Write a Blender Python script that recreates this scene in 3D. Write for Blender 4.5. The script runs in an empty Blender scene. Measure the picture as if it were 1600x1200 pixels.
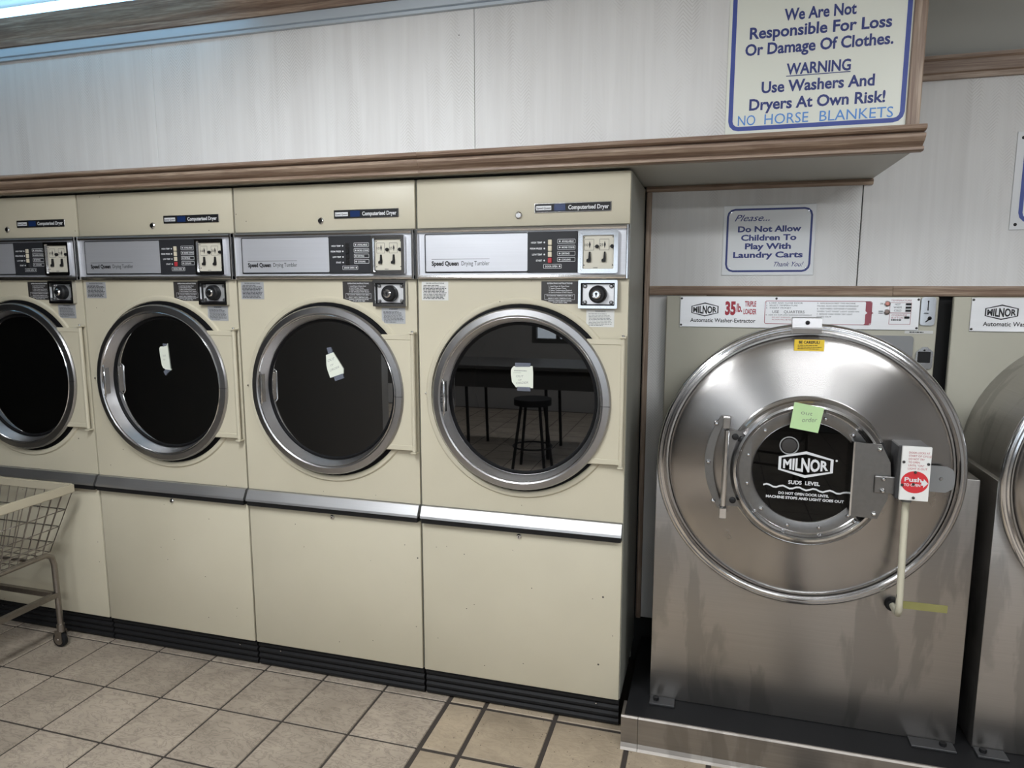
import bpy, bmesh, math, random
from mathutils import Vector, Matrix
random.seed(7)
S = bpy.context.scene
COL = S.collection
PI = math.pi
# ---------------------------------------------------------------- camera, world, exposure
cd = bpy.data.cameras.new('camera'); cam = bpy.data.objects.new('camera', cd); COL.objects.link(cam)
cd.sensor_width = 36.0; cd.lens = 1086.48 / 1600 * 36; cd.clip_start = 0.05
yaw, pitch, roll = -0.27958, -0.14004, 0.000655
fwd = Vector((math.sin(yaw) * math.cos(pitch), math.cos(yaw) * math.cos(pitch), math.sin(pitch)))
rt = Vector((math.cos(yaw), -math.sin(yaw), 0)); up = rt.cross(fwd)
rt, up = rt * math.cos(roll) + up * math.sin(roll), up * math.cos(roll) - rt * math.sin(roll)
M = Matrix((rt, up, -fwd)).transposed().to_4x4(); M.translation = (2.647, -2.4315, 1.6504)
cam.matrix_world = M
S.camera = cam
w = bpy.data.worlds.new('world'); S.world = w; w.use_nodes = True
bg = w.node_tree.nodes['Background']; bg.inputs[0].default_value = (0.80, 0.90, 1.0, 1); bg.inputs[1].default_value = 2.2
S.view_settings.view_transform = 'Standard'; S.view_settings.look = 'None'
S.view_settings.gamma = 1.0; S.view_settings.use_curve_mapping = False; S.view_settings.exposure = 0.0
S.cycles.max_bounces = 7; S.cycles.diffuse_bounces = 3; S.cycles.glossy_bounces = 4; S.cycles.transparent_max_bounces = 6; S.cycles.caustics_reflective = False; S.cycles.caustics_refractive = False
LAMP = 42.0          # radiance of the ceiling light diffusers
TUBE = 3.2          # radiance of the bluish tube over the dryers

# ---------------------------------------------------------------- materials
MATS = {}
def new_mat(name):
    m = bpy.data.materials.new(name); m.use_nodes = True; MATS[name] = m
    nt = m.node_tree; b = nt.nodes['Principled BSDF']
    return m, nt, b
def nd(nt, t, **k):
    n = nt.nodes.new('ShaderNode' + t)
    for a, v in k.items():
        if a in n.inputs.keys() if isinstance(a, str) else False: n.inputs[a].default_value = v
        else: setattr(n, a, v)
    return n
def lk(nt, a, b): nt.links.new(a, b)
def c4(c): return (c[0], c[1], c[2], 1)
def plain(name, col, rough=.5, metal=0, spec=None, emit=None, es=0):
    m, nt, b = new_mat(name)
    b.inputs['Base Color'].default_value = c4(col); b.inputs['Roughness'].default_value = rough; b.inputs['Metallic'].default_value = metal
    if spec is not None: b.inputs['Specular IOR Level'].default_value = spec
    if emit: b.inputs['Emission Color'].default_value = c4(emit); b.inputs['Emission Strength'].default_value = es
    return m
def coords(nt, scale=(1, 1, 1), kind='Object', rnd=False):
    tc = nd(nt, 'TexCoord'); mp = nd(nt, 'Mapping'); mp.inputs['Scale'].default_value = scale
    lk(nt, tc.outputs[kind], mp.inputs['Vector'])
    if rnd:
        oi = nd(nt, 'ObjectInfo'); ml = nd(nt, 'VectorMath', operation='SCALE'); cb = nd(nt, 'CombineXYZ')
        for i in range(3): lk(nt, oi.outputs['Random'], cb.inputs[i])
        ml.inputs['Scale'].default_value = 37.0
        lk(nt, cb.outputs[0], ml.inputs[0]); lk(nt, ml.outputs[0], mp.inputs['Location'])
    return mp.outputs[0]
def ramp(nt, fac, stops):
    r = nd(nt, 'ValToRGB'); e = r.color_ramp.elements
    while len(e) < len(stops): e.new(.5)
    for i, (p, c) in enumerate(stops): e[i].position = p; e[i].color = c4(c) if len(c) == 3 else c
    lk(nt, fac, r.inputs[0]); return r.outputs[0]
def noise(nt, vec, scale, detail=3, rough=.5, dist=0):
    n = nd(nt, 'TexNoise'); n.inputs['Scale'].default_value = scale; n.inputs['Detail'].default_value = detail
    n.inputs['Roughness'].default_value = rough; n.inputs['Distortion'].default_value = dist
    lk(nt, vec, n.inputs['Vector']); return n.outputs['Fac']
def mix(nt, fac, a, b, mode='MIX'):
    n = nd(nt, 'Mix', data_type='RGBA', blend_type=mode)
    for s, v in ((0, fac), (6, a), (7, b)):
        if hasattr(v, 'links'): lk(nt, v, n.inputs[s])
        elif s == 0: n.inputs[0].default_value = v
        else: n.inputs[s].default_value = c4(v)
    return n.outputs[2]
def math_(nt, op, a, b=None):
    n = nd(nt, 'Math', operation=op)
    for i, v in enumerate((a, b)):
        if v is None: continue
        if hasattr(v, 'links'): lk(nt, v, n.inputs[i])
        else: n.inputs[i].default_value = v
    return n.outputs[0]
def bump(nt, b, h, strength=.2, dist=.002):
    n = nd(nt, 'Bump'); n.inputs['Strength'].default_value = strength; n.inputs['Distance'].default_value = dist
    lk(nt, h, n.inputs['Height']); lk(nt, n.outputs[0], b.inputs['Normal'])
def specks(nt, vec, scale, size, keep):
    v = nd(nt, 'TexVoronoi'); v.inputs['Scale'].default_value = scale; lk(nt, vec, v.inputs['Vector'])
    near = math_(nt, 'LESS_THAN', v.outputs['Distance'], size)
    sp = nd(nt, 'SeparateColor'); lk(nt, v.outputs['Color'], sp.inputs[0])
    return math_(nt, 'MULTIPLY', near, math_(nt, 'GREATER_THAN', sp.outputs[0], keep))
def enamel(name, col, col2, chips=True):
    m, nt, b = new_mat(name); v = coords(nt, rnd=True)
    c = mix(nt, ramp(nt, noise(nt, v, 2.5, 4), [(.35, (0, 0, 0)), (.7, (1, 1, 1))]), col, col2)
    if chips:
        c = mix(nt, specks(nt, v, 26, .055, .78), c, (.05, .04, .03))
        c = mix(nt, specks(nt, v, 9, .035, .55), c, (.06, .05, .04))
    lk(nt, c, b.inputs['Base Color']); b.inputs['Roughness'].default_value = .42
    bump(nt, b, noise(nt, v, 160, 2), .04, .001)
    return m
CREAM = enamel('cream_enamel', (.585, .54, .42), (.54, .497, .382))
CREAM2 = enamel('washer_cream_enamel', (.565, .545, .45), (.50, .48, .395), False)
SIDE = enamel('shaded_side_enamel', (.36, .36, .32), (.29, .29, .25), False)  # cream enamel with the side's greenish grey shade put into its colour
def brushed(name, col, rough, scale, metal=1.0, aniso=0, radial=False, amp=.12, stain=False):
    m, nt, b = new_mat(name); v = coords(nt, scale, rnd=False)
    n = noise(nt, v, 1.0, 3, .6)
    c = mix(nt, n, [x * (1 - amp) for x in col], [min(1, x * (1 + amp)) for x in col])
    v1 = coords(nt)
    big = noise(nt, v1, 3.0, 4, .6)
    if stain:
        vs = coords(nt, (8, 8, 2.0)); s = noise(nt, vs, 1.0, 4, .55, .4)
        sm = ramp(nt, s, [(.54, (0, 0, 0)), (.60, (1, 1, 1))])
        c = mix(nt, math_(nt, 'MULTIPLY', sm, .6), c, [x * .66 for x in col])
    lk(nt, c, b.inputs['Base Color']); b.inputs['Metallic'].default_value = metal
    rr = nd(nt, 'MapRange'); rr.inputs['To Min'].default_value = rough * (.95 if radial else .8); rr.inputs['To Max'].default_value = rough * (1.05 if radial else 1.25)
    lk(nt, big, rr.inputs['Value']); lk(nt, rr.outputs[0], b.inputs['Roughness'])
    if aniso:
        b.inputs['Anisotropic'].default_value = aniso
        t = nd(nt, 'Tangent'); t.direction_type = 'RADIAL'; t.axis = 'Y' if radial else 'Z'
        lk(nt, t.outputs[0], b.inputs['Tangent']); b.inputs['Anisotropic Rotation'].default_value = .25
    return m
STEEL = brushed('brushed_stainless', (.50, .48, .46), .36, (3, 3, 260), amp=.10, stain=True)
DISH = brushed('turned_stainless', (.44, .42, .405), .27, (30, 30, 30), aniso=.75, radial=True, amp=.04)
CHROME = brushed('polished_chrome', (.74, .74, .75), .14, (20, 20, 20), amp=.05)
RING = brushed('door_ring_aluminium', (.43, .425, .43), .32, (60, 60, 60), amp=.08)
ALU = brushed('brushed_aluminium', (.62, .63, .67), .52, (2, 2, 420), amp=.09, metal=.7)
LEDGE = brushed('ledge_aluminium', (.60, .60, .61), .42, (3, 200, 200), amp=.06)
PLATE = brushed('control_plate_aluminium', (.80, .80, .81), .42, (2, 2, 500), amp=.05, metal=.85)
PLINTHM = brushed('dull_plinth_steel', (.36, .33, .30), .48, (3, 3, 120), amp=.18, stain=True)
CARTM = brushed('dull_cart_steel', (.34, .31, .28), .38, (60, 60, 60), amp=.2)
DOORST = brushed('door_steel_dark_reflection', (.24, .235, .23), .36, (60, 60, 60), amp=.12)  # base darkened to stand for the dark room these parts reflect
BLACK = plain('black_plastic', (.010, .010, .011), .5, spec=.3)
RUBBER = plain('black_rubber', (.010, .010, .011), .6, spec=.25)
DARKPANEL = plain('dark_control_panel', (.024, .025, .029), .5, spec=.3)
BOXM = plain('dark_switch_box', (.06, .06, .062), .45, .3)
GASKET = plain('black_gasket', (.006, .006, .007), .6, spec=.15)
WHITE = plain('white_paint', (.78, .78, .76), .45)
SIGNW = plain('cream_sign_face', (.80, .82, .74), .4)
SIGNW2 = plain('white_sign_face', (.76, .78, .80), .4)
NAVY = plain('navy_print', (.030, .045, .20), .5)
NAVYB = plain('navy_band', (.055, .085, .34), .5)
SKYB = plain('sky_blue_paint', (.10, .29, .70), .5)
INK = plain('black_ink', (.012, .012, .014), .6)
RED = plain('red_print', (.42, .03, .05), .5)
REDBR = plain('faded_red_print', (.38, .09, .12), .5)
REDD = plain('red_disc', (.62, .03, .04), .4)
WINK = plain('white_ink', (.70, .71, .73), .5)
GREYINK = plain('pencil_ink', (.17, .18, .18), .8)
CREAMBTN = plain('cream_button', (.66, .60, .46), .4)
REDBTN = plain('red_button', (.42, .03, .04), .4)
AMBER = plain('pink_lamp_lens', (.75, .30, .25), .3)
BROWNL = plain('brown_lamp_lens', (.30, .22, .19), .3)
PAPER = plain('note_paper', (.74, .77, .68), .8)
POSTIT = plain('green_sticky_note', (.48, .68, .36), .8)
YELLOW = plain('yellow_sticker', (.80, .56, .04), .5)
LABELG = plain('silver_label', (.46, .47, .49), .45, .3)
LABELW = plain('pale_label', (.68, .68, .66), .5)
LABELB = plain('black_label', (.035, .032, .031), .45)
BLUEWIN = plain('blue_window', (.012, .03, .11), .25)
COINPL = plain('coin_slot_plate', (.62, .59, .50), .5)
def m_pipe():
    m, nt, b = new_mat('cream_conduit'); v = coords(nt, (30, 30, 14))
    n = ramp(nt, noise(nt, v, 1.0, 3, .6), [(.57, (0, 0, 0)), (.60, (1, 1, 1))])
    lk(nt, mix(nt, n, (.60, .57, .45), (.10, .10, .10)), b.inputs['Base Color']); b.inputs['Roughness'].default_value = .45
    return m
PIPEM = m_pipe()
GREYPL = plain('grey_access_plate', (.27, .275, .28), .5, .3)
VINYL = plain('cream_vinyl_bumper', (.50, .45, .34), .5)
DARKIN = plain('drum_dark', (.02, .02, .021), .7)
GROUTM = plain('dark_grout', (.045, .036, .03), .9)
DARKGAP = plain('dark_cavity', (.015, .015, .015), .9)
UNDER = plain('pale_laminate', (.50, .50, .46), .4)
PLASTER = plain('grey_plaster', (.42, .42, .39), .8)
CEILM = plain('ceiling_white', (.70, .70, .68), .9)
TRACKM = plain('grey_blue_track', (.50, .56, .62), .4, .2)
FARWALL = plain('dim_far_wall', (.30, .29, .28), .8)
TABLED = plain('dark_laminate', (.05, .048, .046), .5)
TUBEM = plain('bluish_tube', (.8, .9, 1), .5, emit=(.34, .70, 1.0), es=TUBE)
DIFFM = plain('lit_diffuser', (.9, .9, .9), .5, emit=(.965, 1.0, 1.03), es=LAMP)
def m_tape():
    m, nt, b = new_mat('clear_tape'); b.inputs['Base Color'].default_value = (.22, .24, .30, 1); b.inputs['Roughness'].default_value = .25
    b.inputs['Alpha'].default_value = .55
    return m
TAPE = m_tape()
def m_oldtape():
    m, nt, b = new_mat('yellowed_tape'); v = coords(nt)
    lk(nt, mix(nt, noise(nt, v, 40, 3), (.23, .22, .07), (.31, .29, .11)), b.inputs['Base Color']); b.inputs['Roughness'].default_value = .5
    return m
OLDTAPE = m_oldtape()
def m_glass(name, ior):
    m, nt, b = new_mat(name); out = nt.nodes['Material Output']; nt.nodes.remove(b)
    tr = nd(nt, 'BsdfTransparent'); tr.inputs[0].default_value = (.22, .22, .23, 1)
    gl = nd(nt, 'BsdfGlossy'); gl.inputs['Roughness'].default_value = .012
    fr = nd(nt, 'Fresnel'); fr.inputs[0].default_value = ior
    mx = nd(nt, 'MixShader'); lk(nt, fr.outputs[0], mx.inputs[0]); lk(nt, tr.outputs[0], mx.inputs[1]); lk(nt, gl.outputs[0], mx.inputs[2])
    lk(nt, mx.outputs[0], out.inputs[0]); return m
GLASS = m_glass('dark_door_glass', 2.3); GLASSW = m_glass('washer_door_glass', 1.42)
def m_clear():
    m, nt, b = new_mat('clear_window_glass'); out = nt.nodes['Material Output']; nt.nodes.remove(b)
    tr = nd(nt, 'BsdfTransparent'); gl = nd(nt, 'BsdfGlossy'); gl.inputs['Roughness'].default_value = .02
    mx = nd(nt, 'MixShader'); mx.inputs[0].default_value = .06
    lk(nt, tr.outputs[0], mx.inputs[1]); lk(nt, gl.outputs[0], mx.inputs[2]); lk(nt, mx.outputs[0], out.inputs[0]); return m
CLEAR = m_clear()
def m_wall():
    m, nt, b = new_mat('chevron_wallpaper'); tc = nd(nt, 'TexCoord'); sp = nd(nt, 'SeparateXYZ'); lk(nt, tc.outputs['Object'], sp.inputs[0])
    X, Z = sp.outputs[0], sp.outputs[2]
    tri = math_(nt, 'PINGPONG', X, .028)
    ph = math_(nt, 'MULTIPLY', math_(nt, 'ADD', Z, math_(nt, 'MULTIPLY', tri, 1.1)), 520.0)
    chev = math_(nt, 'SINE', ph)
    v = coords(nt, (17, 17, .7)); streak = noise(nt, v, 1.0, 4, .65, .25)
    v2 = coords(nt, (9, 9, 2.2)); patch = ramp(nt, noise(nt, v2, 1.0, 3, .6), [(.50, (0, 0, 0)), (.66, (1, 1, 1))])
    lines = math_(nt, 'MULTIPLY', math_(nt, 'GREATER_THAN', chev, .55), patch)
    c = mix(nt, ramp(nt, streak, [(.36, (0, 0, 0)), (.62, (1, 1, 1))]), (.71, .704, .695), (.775, .773, .766))
    c = mix(nt, math_(nt, 'MULTIPLY', lines, .30), c, (.36, .34, .31))
    c = mix(nt, specks(nt, coords(nt), 5, .012, .55), c, (.06, .05, .04))
    lk(nt, c, b.inputs['Base Color']); b.inputs['Roughness'].default_value = .55
    bump(nt, b, chev, .10, .0006); return m
WALLP = m_wall()
def m_oak(name, scale, d, l):
    m, nt, b = new_mat(name); v = coords(nt, scale, rnd=True)
    n1 = noise(nt, v, 1.0, 4, .6, .8)
    v2 = coords(nt, [s * 4 for s in scale], rnd=True); n2 = noise(nt, v2, 1.0, 2, .7)
    c = ramp(nt, n1, [(.32, d), (.48, [(a + e) / 2 for a, e in zip(d, l)]), (.62, l)])
    c = mix(nt, ramp(nt, n2, [(.40, (1, 1, 1)), (.55, (0, 0, 0))]), c, mix(nt, .55, c, d))
    lk(nt, c, b.inputs['Base Color']); b.inputs['Roughness'].default_value = .45
    bump(nt, b, n2, .15, .0008); return m
OAKD, OAKL = (.20, .128, .092), (.46, .355, .27)
OAKX = m_oak('oak_along_wall', (2.2, 60, 60), OAKD, OAKL)
OAKZ = m_oak('oak_upright', (60, 60, 2.2), OAKD, OAKL)
def m_tile(name, a, b2, wr, sp):
    m, nt, b = new_mat(name); v = coords(nt, rnd=True)
    n = noise(nt, v, 7, 5, .6, .4); c = mix(nt, ramp(nt, n, [(.3, (0, 0, 0)), (.7, (1, 1, 1))]), a, b2)
    oi = nd(nt, 'ObjectInfo'); f = nd(nt, 'MapRange'); f.inputs['To Min'].default_value = .86; f.inputs['To Max'].default_value = 1.08
    lk(nt, oi.outputs['Random'], f.inputs['Value'])
    c = mix(nt, 1.0, c, f.outputs[0], 'MULTIPLY')
    vw = coords(nt, (1, 2.2, 1), rnd=True); h = noise(nt, vw, 11, 4, .6, 1.8)
    crease = ramp(nt, h, [(.44, (1, 1, 1)), (.485, (.0, .0, .0)), (.53, (1, 1, 1))])
    c = mix(nt, math_(nt, 'MULTIPLY', math_(nt, 'SUBTRACT', 1.0, crease), wr), c, (.10, .08, .065))
    if sp: c = mix(nt, specks(nt, v, 70, .16, .80), c, (.08, .06, .04))
    lk(nt, c, b.inputs['Base Color']); b.inputs['Roughness'].default_value = .45
    bump(nt, b, h, .55, .004); return m
TILEA = m_tile('wrinkled_tile', (.45, .38, .305), (.325, .272, .217), .45, False)
TILEB = m_tile('tan_tile', (.47, .38, .275), (.33, .265, .19), .16, True)

# ---------------------------------------------------------------- mesh helpers
def link(name, me, mat, parent=None, loc=(0, 0, 0), smooth=False):
    o = bpy.data.objects.new(name, me); COL.objects.link(o); o.location = loc
    if mat is not None and not me.materials: me.materials.append(mat)
    if parent is not None: o.parent = parent
    if smooth: me.shade_smooth() if smooth is True else me.set_sharp_from_angle(angle=smooth)
    return o
def bm_mesh(bm, name, smooth=0):
    bmesh.ops.recalc_face_normals(bm, faces=bm.faces)
    me = bpy.data.meshes.new(name); bm.to_mesh(me); bm.free()
    if smooth:
        me.shade_smooth(); me.set_sharp_from_angle(angle=smooth)
    return me
def a_box(bm, x0, x1, y0, y1, z0, z1, bev=0, seg=1):
    vs = [bm.verts.new((x, y, z)) for x in (x0, x1) for y in (y0, y1) for z in (z0, z1)]
    fs = [bm.faces.new([vs[i] for i in q]) for q in ((0, 1, 3, 2), (4, 6, 7, 5), (0, 4, 5, 1), (2, 3, 7, 6), (0, 2, 6, 4), (1, 5, 7, 3))]
    if bev:
        es = list({e for f in fs for e in f.edges})
        bmesh.ops.bevel(bm, geom=es, offset=bev, segments=seg, affect='EDGES', profile=.5)
def a_lathe(bm, prof, cx=0, cz=0, n=48, closed=False):
    """profile of (radius, y) revolved about the y axis through (cx, cz)"""
    rings = []
    for r, y in prof:
        if r < 1e-6: rings.append([bm.verts.new((cx, y, cz))])
        else: rings.append([bm.verts.new((cx + r * math.cos(2 * PI * i / n), y, cz + r * math.sin(2 * PI * i / n))) for i in range(n)])
    pairs = list(zip(rings, rings[1:])) + ([(rings[-1], rings[0])] if closed else [])
    for a, b in pairs:
        for i in range(n):
            j = (i + 1) % n
            if len(a) == 1 and len(b) == 1: continue
            if len(a) == 1: bm.faces.new((a[0], b[i], b[j]))
            elif len(b) == 1: bm.faces.new((a[i], a[j], b[0]))
            else: bm.faces.new((a[i], a[j], b[j], b[i]))
def a_tube(bm, pts, r, n=8, cap=True):
    pts = [Vector(p) for p in pts]; rings = []
    u = None
    for i, p in enumerate(pts):
        t = (pts[min(i + 1, len(pts) - 1)] - pts[max(i - 1, 0)]).normalized()
        if u is None: u = t.orthogonal().normalized()
        u = (u - t * u.dot(t)).normalized(); v = t.cross(u)
        rings.append([bm.verts.new(p + u * (r * math.cos(2 * PI * k / n)) + v * (r * math.sin(2 * PI * k / n))) for k in range(n)])
    for a, b in zip(rings, rings[1:]):
        for k in range(n): bm.faces.new((a[k], a[(k + 1) % n], b[(k + 1) % n], b[k]))
    if cap: bm.faces.new(rings[0]); bm.faces.new(rings[-1][::-1])
def a_prism(bm, poly, y0, y1):
    """polygon in (x, z) given thickness from y0 to y1"""
    a = [bm.verts.new((x, y0, z)) for x, z in poly]; b = [bm.verts.new((x, y1, z)) for x, z in poly]
    bm.faces.new(a); bm.faces.new(b[::-1]); n = len(poly)
    for i in range(n): bm.faces.new((a[i], b[i], b[(i + 1) % n], a[(i + 1) % n]))
def a_extx(bm, prof, x0, x1):
    """profile of (y, z) run along x"""
    a = [bm.verts.new((x0, y, z)) for y, z in prof]; b = [bm.verts.new((x1, y, z)) for y, z in prof]
    bm.faces.new(a); bm.faces.new(b[::-1]); n = len(prof)
    for i in range(n): bm.faces.new((a[i], b[i], b[(i + 1) % n], a[(i + 1) % n]))
def a_frame(bm, x0, x1, z0, z1, t, y0, y1):
    for q in ((x0, x1, z0, z0 + t), (x0, x1, z1 - t, z1), (x0, x0 + t, z0 + t, z1 - t), (x1 - t, x1, z0 + t, z1 - t)):
        a_box(bm, q[0], q[1], y0, y1, q[2], q[3])
def rrect(x0, x1, z0, z1, r, n=6):
    out = []
    for cx, cz, a in ((x1 - r, z1 - r, 0), (x0 + r, z1 - r, PI / 2), (x0 + r, z0 + r, PI), (x1 - r, z0 + r, 1.5 * PI)):
        out += [(cx + r * math.cos(a + PI / 2 * i / n), cz + r * math.sin(a + PI / 2 * i / n)) for i in range(n + 1)]
    return out
def a_outline(bm, outer, inner, y0, y1):
    """closed band between two (x, z) outlines of equal count"""
    n = len(outer); V = [[bm.verts.new((x, y, z)) for x, z in pl] for pl, y in ((outer, y0), (inner, y0), (inner, y1), (outer, y1))]
    for k in range(4):
        a, b = V[k], V[(k + 1) % 4]
        for i in range(n): bm.faces.new((a[i], a[(i + 1) % n], b[(i + 1) % n], b[i]))
def a_holed(bm, x0, x1, z0, z1, cx, cz, r, y0, y1, n=64):
    """upright plate with a round hole"""
    ang = sorted([2 * PI * i / n for i in range(n)] + [math.atan2(z - cz, x - cx) % (2 * PI) for x in (x0, x1) for z in (z0, z1)])
    def edge(a):
        c, s = math.cos(a), math.sin(a); t = 1e9
        if c > 1e-9: t = min(t, (x1 - cx) / c)
        if c < -1e-9: t = min(t, (x0 - cx) / c)
        if s > 1e-9: t = min(t, (z1 - cz) / s)
        if s < -1e-9: t = min(t, (z0 - cz) / s)
        return (cx + c * t, cz + s * t)
    a_outline(bm, [edge(a) for a in ang], [(cx + r * math.cos(a), cz + r * math.sin(a)) for a in ang], y0, y1)
def part(name, mat, parent, fn, smooth=0, loc=(0, 0, 0)):
    bm = bmesh.new(); fn(bm)
    return link(name, bm_mesh(bm, name, smooth), mat, parent, loc)
def box(name, mat, parent, *a, bev=0, seg=1, smooth=0): return part(name, mat, parent, lambda bm: a_box(bm, *a, bev=bev, seg=seg), smooth)
def lathe(name, mat, parent, prof, cx=0, cz=0, n=48, smooth=.7, closed=False): return part(name, mat, parent, lambda bm: a_lathe(bm, prof, cx, cz, n, closed), smooth)
def tube(name, mat, parent, pts, r, n=8): return part(name, mat, parent, lambda bm: a_tube(bm, pts, r, n), .8)
def prism(name, mat, parent, poly, y0, y1): return part(name, mat, parent, lambda bm: a_prism(bm, poly, y0, y1))
def tag(o, label, cat, group=None):
    o['label'] = label; o['category'] = cat
    if group: o['group'] = group
    return o
def struct(o, label=None):
    o['kind'] = 'structure'
    if label: o['label'] = label
    return o
def thing(name, label, cat, loc=(0, 0, 0), group=None):
    o = bpy.data.objects.new(name, None); COL.objects.link(o); o.location = loc; o.empty_display_size = .1
    return tag(o, label, cat, group)
def copy_tree(o, parent=None):
    c = o.copy(); COL.objects.link(c); c.parent = parent
    for ch in list(o.children): copy_tree(ch, c)
    return c
# ---- flat print
_tc = {}
def glyphs(s, bold, shear, space):
    k = (s, bold, shear, space)
    if k not in _tc:
        cu = bpy.data.curves.new('t', 'FONT'); cu.body = s; cu.size = 1; cu.offset = bold; cu.shear = shear; cu.space_character = space; cu.resolution_u = 3
        ob = bpy.data.objects.new('t', cu); me = ob.to_mesh()
        _tc[k] = ([tuple(v.co) for v in me.vertices], [tuple(p.vertices) for p in me.polygons])
        ob.to_mesh_clear(); bpy.data.objects.remove(ob); bpy.data.curves.remove(cu)
    return _tc[k]
class Print:
    """flat lettering on a plane facing -y, collected into one mesh"""
    def __init__(s, y): s.v = []; s.f = []; s.y = y
    def text(s, t, x0, x1, z, h, bold=0, shear=0, space=1, tilt=0, warp=None):
        """run of text from x0 to x1 with baseline z and capital height h"""
        v, f = glyphs(t, bold, shear, space); xs = [p[0] for p in v]; a, b = min(xs), max(xs)
        k = h / .73; o = len(s.v)
        for x, y, _ in v:
            u = (x - a) / (b - a); px = x0 + u * (x1 - x0); pz = y * k
            if warp: pz = h / 2 + (pz - h / 2) * (1 - warp * abs(2 * u - 1))
            s.v.append((px, s.y, z + pz + tilt * (px - x0)))
        s.f += [tuple(i + o for i in q) for q in f]; return s
    def rect(s, x0, x1, z0, z1): return s.poly([(x0, z0), (x1, z0), (x1, z1), (x0, z1)])
    def poly(s, pl):
        o = len(s.v); s.v += [(x, s.y, z) for x, z in pl]; s.f.append(tuple(range(o, o + len(pl)))); return s
    def band(s, outer, inner):
        o = len(s.v); n = len(outer); s.v += [(x, s.y, z) for x, z in outer + inner]
        s.f += [(o + i, o + (i + 1) % n, o + n + (i + 1) % n, o + n + i) for i in range(n)]; return s
    def frame(s, x0, x1, z0, z1, t, r=.002): return s.band(rrect(x0, x1, z0, z1, r, 3), rrect(x0 + t, x1 - t, z0 + t, z1 - t, max(r - t, .0003), 3))
    def disc(s, cx, cz, r, n=20): return s.poly([(cx + r * math.cos(2 * PI * i / n), cz + r * math.sin(2 * PI * i / n)) for i in range(n)])
    def dashes(s, x0, x1, z0, z1, rows, t=.45, seed=1):
        """rows of illegible fine print"""
        rn = random.Random(seed); p = (z1 - z0) / rows
        for r in range(rows):
            z = z1 - (r + .8) * p; x = x0 + rn.random() * .03 * (x1 - x0); e = x1 - (rn.random() * .12 if r % 4 else rn.random() * .45) * (x1 - x0)
            while x < e:
                l = (.05 + .11 * rn.random()) * (x1 - x0); s.rect(x, min(x + l, e), z, z + p * t); x += l + .022 * (x1 - x0)
        return s
    def build(s, name, mat, parent):
        me = bpy.data.meshes.new(name); me.from_pydata(s.v, [], s.f); me.update()
        return link(name, me, mat, parent)

# ================================================================ the setting
# ---- floor: grout bed with single tiles
floor = struct(box('floor', GROUTM, None, -6.2, 6.2, -6.5, .55, -.06, -.004))
tm = {}
def tile(x0, x1, y0, y1, m):
    g = .004 if m is TILEA else .0075
    key = (round(x1 - x0, 3), round(y1 - y0, 3), m.name)
    if key not in tm:
        hx, hy = (x1 - x0) / 2 - g, (y1 - y0) / 2 - g
        bm = bmesh.new(); b = .003
        lo = [bm.verts.new((sx * hx, sy * hy, -.006)) for sx, sy in ((-1, -1), (1, -1), (1, 1), (-1, 1))]
        hi = [bm.verts.new((sx * (hx - b), sy * (hy - b), 0)) for sx, sy in ((-1, -1), (1, -1), (1, 1), (-1, 1))]
        bm.faces.new(hi)
        for i in range(4): bm.faces.new((lo[i], lo[(i + 1) % 4], hi[(i + 1) % 4], hi[i]))
        me = bm_mesh(bm, 'tile'); me.materials.append(m); tm[key] = me
    return link('tile', tm[key], None, floor, ((x0 + x1) / 2, (y0 + y1) / 2, 0))
ys = [.035, -.022] + [-.022 - .2915 * k for k in range(1, 8)]
for y1, y0 in zip(ys, ys[1:]):
    for i in range(9): tile(1.685 - .2815 * (i + 1), 1.685 - .2815 * i, y0, y1, TILEA)
    if y0 > -1.6:
        for a, b in ((1.69, 1.842), (1.842, 2.125), (2.125, 2.41), (2.41, 2.695), (2.695, 2.98)): tile(a, b, y0, y1, TILEB)
def far_tiles(bm):
    def q(x0, x1, y0, y1):
        vs = [bm.verts.new(p) for p in ((x0 + .004, y0 + .004, -.001), (x1 - .004, y0 + .004, -.001), (x1 - .004, y1 - .004, -.001), (x0 + .004, y1 - .004, -.001))]
        bm.faces.new(vs)
    y = ys[-1]
    while y > -6.4:
        for i in range(-27, 17): q(1.685 + .2815 * i, 1.685 + .2815 * (i + 1), y - .2915, y)
        y -= .2915
    for k in range(1, 8):
        for i in range(5, 16): q(1.685 + .2815 * i, 1.685 + .2815 * (i + 1), ys[k + 1], ys[k])
ft = part('distant_tiles', TILEA, floor, far_tiles); ft['kind'] = 'stuff'
# ---- soffit above the dryers: papered panels, oak mouldings
wall_s = struct(box('wall_soffit', UNDER, None, -6.2, 3.198, -.02, .50, 2.046, 2.78))
for a, b in ((-6.2, -4.93), (-4.93, -3.58), (-3.58, -2.23), (-2.23, -.88), (-.88, .472), (.472, 1.822), (1.822, 3.198)):
    box('wall_panel', WALLP, wall_s, a + .0008, b - .0008, -.031, -.020, 2.10, 2.66, bev=.001)
def trim(name, mat, x0, x1, prof): return struct(part(name, mat, None, lambda bm: a_extx(bm, prof, x0, x1)))
P1 = [(-.028, 2.046), (-.054, 2.046), (-.061, 2.049), (-.061, 2.056), (-.055, 2.060), (-.042, 2.062), (-.048, 2.066), (-.064, 2.074), (-.074, 2.084), (-.075, 2.091), (-.070, 2.095), (-.054, 2.097), (-.054, 2.100), (-.070, 2.102), (-.080, 2.106), (-.082, 2.112), (-.078, 2.118), (-.070, 2.120), (-.028, 2.120)]
trim('trim_1', OAKX, -6.2, 1.618, P1); trim('trim_2', OAKX, 1.619, 3.225, P1)
trim('trim_3', TRACKM, -6.2, 3.198, [(-.031, 2.590), (-.046, 2.590), (-.046, 2.600), (-.040, 2.603), (-.046, 2.607), (-.046, 2.640), (-.031, 2.640)])
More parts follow.
